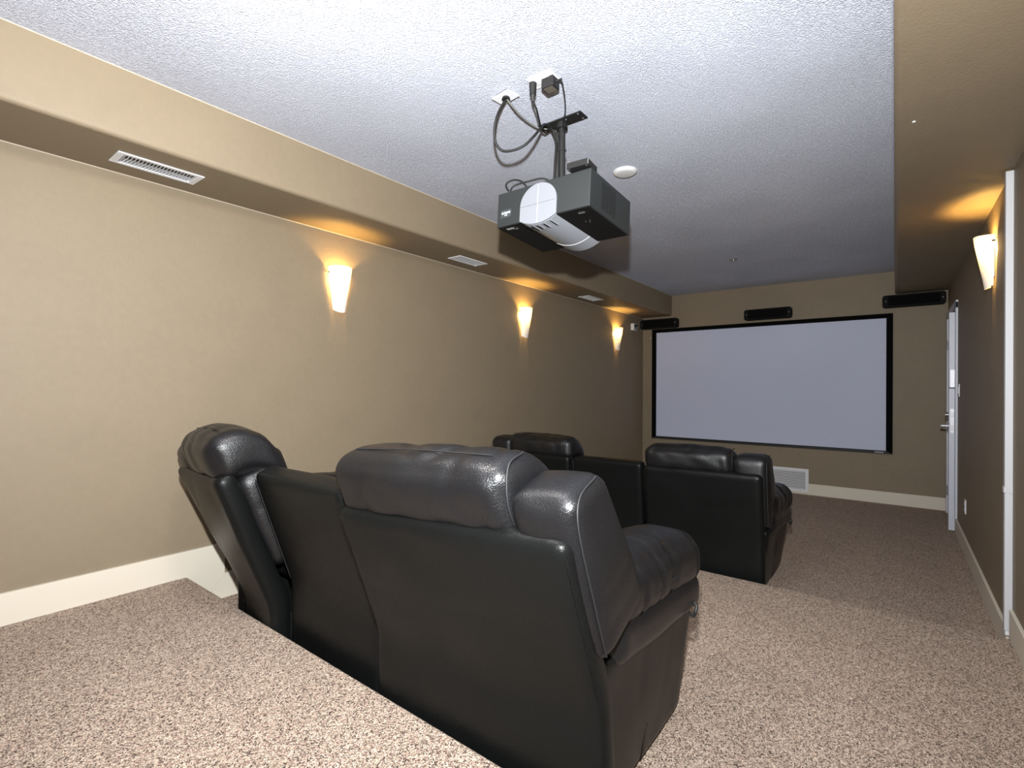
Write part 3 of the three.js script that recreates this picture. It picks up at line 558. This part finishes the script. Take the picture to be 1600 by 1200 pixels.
{ // wall plates on the ceiling
  const c = thing('cable_plate', 'white ceiling plate with cables hanging from its slot', 'cover plate');
  const q = mesh('plate', rbox(-0.055, 0.055, -0.018, -0.012, 0.037, -0.037, 0.003), M.white, c);
  mesh('mounting_box', rbox(-0.04, 0.04, -0.013, 0, 0.026, -0.026, 0.002), M.dark, c);
  mesh('cable_nozzle', cyl(0.016, 0.02, 0.012, 0.004, -0.022, 0.0, 18), M.black, q);
  c.position.set(-1.435, YC, -1.803); c.rotation.y = -0.12; c.rotation.z = -0.0;
  const o = thing('ceiling_outlet', 'white ceiling power outlet with a plug and an adapter', 'power outlet');
  mesh('plate', rbox(-0.06, 0.06, -0.008, 0, 0.04, -0.04, 0.003), M.white, o);
  for (const x of [-0.022, 0.022]) mesh('socket', rbox(x - 0.016, x + 0.016, -0.011, -0.007, 0.016, -0.016, 0.004), M.offwhite, o);
  o.position.set(-1.232, YC, -1.815);
  const a = thing('power_adapter', 'black power adapter plugged into the ceiling outlet', 'power adapter');
  mesh('case', rbox(-0.03, 0.032, -0.045, 0, 0.028, -0.028, 0.006, 3), M.black, a);
  mesh('label', rbox(-0.022, 0.024, -0.0462, -0.0448, 0.02, -0.02, 0.0005), S(0.10, 0.09, 0.07, 0.5), a);
  mesh('strain_relief', (() => { const k = new THREE.CylinderGeometry(0.004, 0.006, 0.03, 12); k.rotateZ(-Math.PI / 2); k.translate(0.045, -0.02, 0); return k; })(), M.black, a);
  a.position.set(-1.20, YC - 0.0115, -1.822);
  const p = thing('power_plug', 'black round power plug hanging from the ceiling outlet', 'plug');
  mesh('body', cyl(0.017, 0.014, 0.05, 0, -0.025, 0, 18), M.black, p);
  mesh('sleeve', cyl(0.010, 0.005, 0.03, 0, -0.065, 0, 14), M.dark, p);
  p.position.set(-1.277, YC - 0.0115, -1.80);
}
function cable(pts, r, m, label) { const o = mesh('cable', tube(pts, r, 90, 8), m); tag(o, label, 'cable'); return o; }
const yK = YC - 0.028;
cable([[-1.432, yK, -1.803], [-1.46, 2.668, -1.812], [-1.508, 2.636, -1.83], [-1.538, 2.585, -1.848], [-1.546, 2.54, -1.868], [-1.528, 2.507, -1.89], [-1.49, 2.498, -1.906], [-1.425, 2.512, -1.93], [-1.388, 2.556, -1.96], [-1.374, 2.61, -2.0], [-1.392, 2.665, -2.07], [-1.398, 2.672, -2.13], [-1.386, 2.63, -2.158], [-1.384, 2.5, -2.15], [-1.384, 2.372, -2.14]], 0.0065, M.black, 'thick black cable looping down from the ceiling plate');
cable([[-1.425, yK, -1.80], [-1.432, 2.672, -1.85], [-1.446, 2.67, -1.92], [-1.458, 2.675, -2.02], [-1.452, 2.678, -2.10], [-1.40, 2.668, -2.16], [-1.376, 2.6, -2.17], [-1.374, 2.37, -2.165]], 0.0042, M.greyCable, 'grey cable running straight from plate to mount');
cable([[-1.277, 2.62, -1.80], [-1.28, 2.60, -1.83], [-1.315, 2.60, -1.90], [-1.37, 2.62, -2.0], [-1.392, 2.635, -2.07], [-1.39, 2.66, -2.12], [-1.37, 2.64, -2.146], [-1.362, 2.5, -2.145], [-1.362, 2.37, -2.14]], 0.0045, M.black, 'black power cord dropping from the round plug');
cable([[-1.153, 2.677, -1.818], [-1.146, 2.672, -1.83], [-1.155, 2.655, -1.86], [-1.19, 2.645, -1.93], [-1.245, 2.655, -2.02], [-1.305, 2.66, -2.10], [-1.335, 2.64, -2.148], [-1.337, 2.5, -2.155], [-1.337, 2.37, -2.15]], 0.0028, M.black, 'thin black wire from the power adapter to the mount');
cable([[-1.60, 2.372, -2.04], [-1.623, 2.40, -2.05], [-1.628, 2.425, -2.06], [-1.588, 2.436, -2.07], [-1.545, 2.42, -2.08], [-1.51, 2.38, -2.09], [-1.49, 2.372, -2.10]], 0.005, M.black, 'black cable curled up on top of the projector');
cable([[-1.60, 2.375, -2.055], [-1.59, 2.40, -2.065], [-1.505, 2.413, -2.085], [-1.43, 2.417, -2.11], [-1.40, 2.40, -2.13], [-1.395, 2.378, -2.14]], 0.0045, M.black, 'black cable arching across the top of the projector to the pole');

// ---------------------------------------------------------------- small fittings
{
  const g = thing('ceiling_cover_disc', 'round white cover disc on the ceiling beside the projector', 'cover plate');
  const pts = [[0, -0.022], [0.05, -0.021], [0.064, -0.016], [0.072, -0.008], [0.074, 0]].map(([x, y]) => new THREE.Vector2(x, y));
  mesh('cover', new THREE.LatheGeometry(pts, 40), M.offwhite, g);
  mesh('rim', (() => { const t = new THREE.TorusGeometry(0.073, 0.002, 8, 40); t.rotateX(Math.PI / 2); t.translate(0, -0.002, 0); return t; })(), M.white, g);
  g.position.set(-1.348, YC, -2.905);
  const s = thing('ceiling_sprinkler', 'small recessed sprinkler in the ceiling near the screen', 'sprinkler');
  mesh('escutcheon', cyl(0.034, 0.036, 0.006, 0, -0.003, 0, 24), M.greyCable, s);
  mesh('head', cyl(0.012, 0.008, 0.016, 0, -0.012, 0, 14), M.steel, s);
  s.position.set(-1.358, YC, -5.587);
  const w = thing('bulkhead_nail', 'tiny bright nail head in the right bulkhead', 'nail');
  mesh('head', cyl(0.006, 0.006, 0.003, 0, -0.0015, 0, 12), M.white, w); mesh('shank', cyl(0.002, 0.002, 0.01, 0, 0.003, 0, 8), M.steel, w);
  w.position.set(0.057, YSR, -2.603);
  const n = thing('wall_hook', 'tiny shiny hook beside the top left screen corner', 'hook');
  mesh('base', (() => { const c = new THREE.CylinderGeometry(0.008, 0.008, 0.006, 12); c.rotateX(Math.PI / 2); c.translate(0, 0, 0.003); return c; })(), M.white, n);
  mesh('pin', (() => { const c = new THREE.CylinderGeometry(0.003, 0.003, 0.016, 8); c.rotateX(Math.PI / 2); c.translate(0, 0, 0.012); return c; })(), M.steel, n);
  n.position.set(-2.955, 2.10, ZB);
}
{ // twin-spot emergency light unit on the left wall
  const g = thing('twin_spot_unit', 'small grey box with two round reflectors beside the corner speaker', 'wall light');
  mesh('housing', rbox(0, 0.05, -0.05, 0.05, 0.07, -0.07, 0.005), M.offwhite, g);
  mesh('face', rbox(0.049, 0.053, -0.042, 0.042, 0.06, -0.06, 0.002), M.steel, g);
  for (const [y, z] of [[-0.022, 0.012], [-0.008, -0.04]]) mesh('reflector', (() => { const c = new THREE.CylinderGeometry(0.017, 0.012, 0.016, 18); c.rotateZ(-Math.PI / 2); c.translate(0.06, y, z); return c; })(), M.silverBright, g);
  g.position.set(XL, 2.236, -6.9);
}
{ // plates on the right wall
  const sw = thing('light_switch', 'white light switch plate on the right wall by the door', 'switch');
  mesh('plate', rbox(-0.007, 0, -0.058, 0.058, 0.036, -0.036, 0.002), M.white, sw); mesh('rocker', rbox(-0.013, -0.006, -0.03, 0.03, 0.016, -0.016, 0.002), M.offwhite, sw);
  sw.position.set(XR, 1.335, -6.03);
  const ou = thing('wall_outlet', 'white wall outlet plate low on the right wall', 'power outlet');
  mesh('plate', rbox(-0.007, 0, -0.058, 0.058, 0.036, -0.036, 0.002), M.white, ou);
  for (const y of [-0.022, 0.022]) mesh('socket', rbox(-0.010, -0.006, y - 0.014, y + 0.014, 0.016, -0.016, 0.003), M.offwhite, ou);
  ou.position.set(XR, 0.385, -5.49);
  const j = thing('wall_stud_cap', 'tiny white plug in the right wall near the raceway', 'plug');
  mesh('cap', (() => { const c = new THREE.CylinderGeometry(0.006, 0.007, 0.004, 12); c.rotateZ(Math.PI / 2); c.translate(-0.002, 0, 0); return c; })(), M.white, j);
  mesh('dimple', (() => { const c = new THREE.CylinderGeometry(0.002, 0.002, 0.001, 8); c.rotateZ(Math.PI / 2); c.translate(-0.0044, 0, 0); return c; })(), M.greyCable, j);
  j.position.set(XR, 0.29, -3.62);
}

renderer.render(scene, camera);
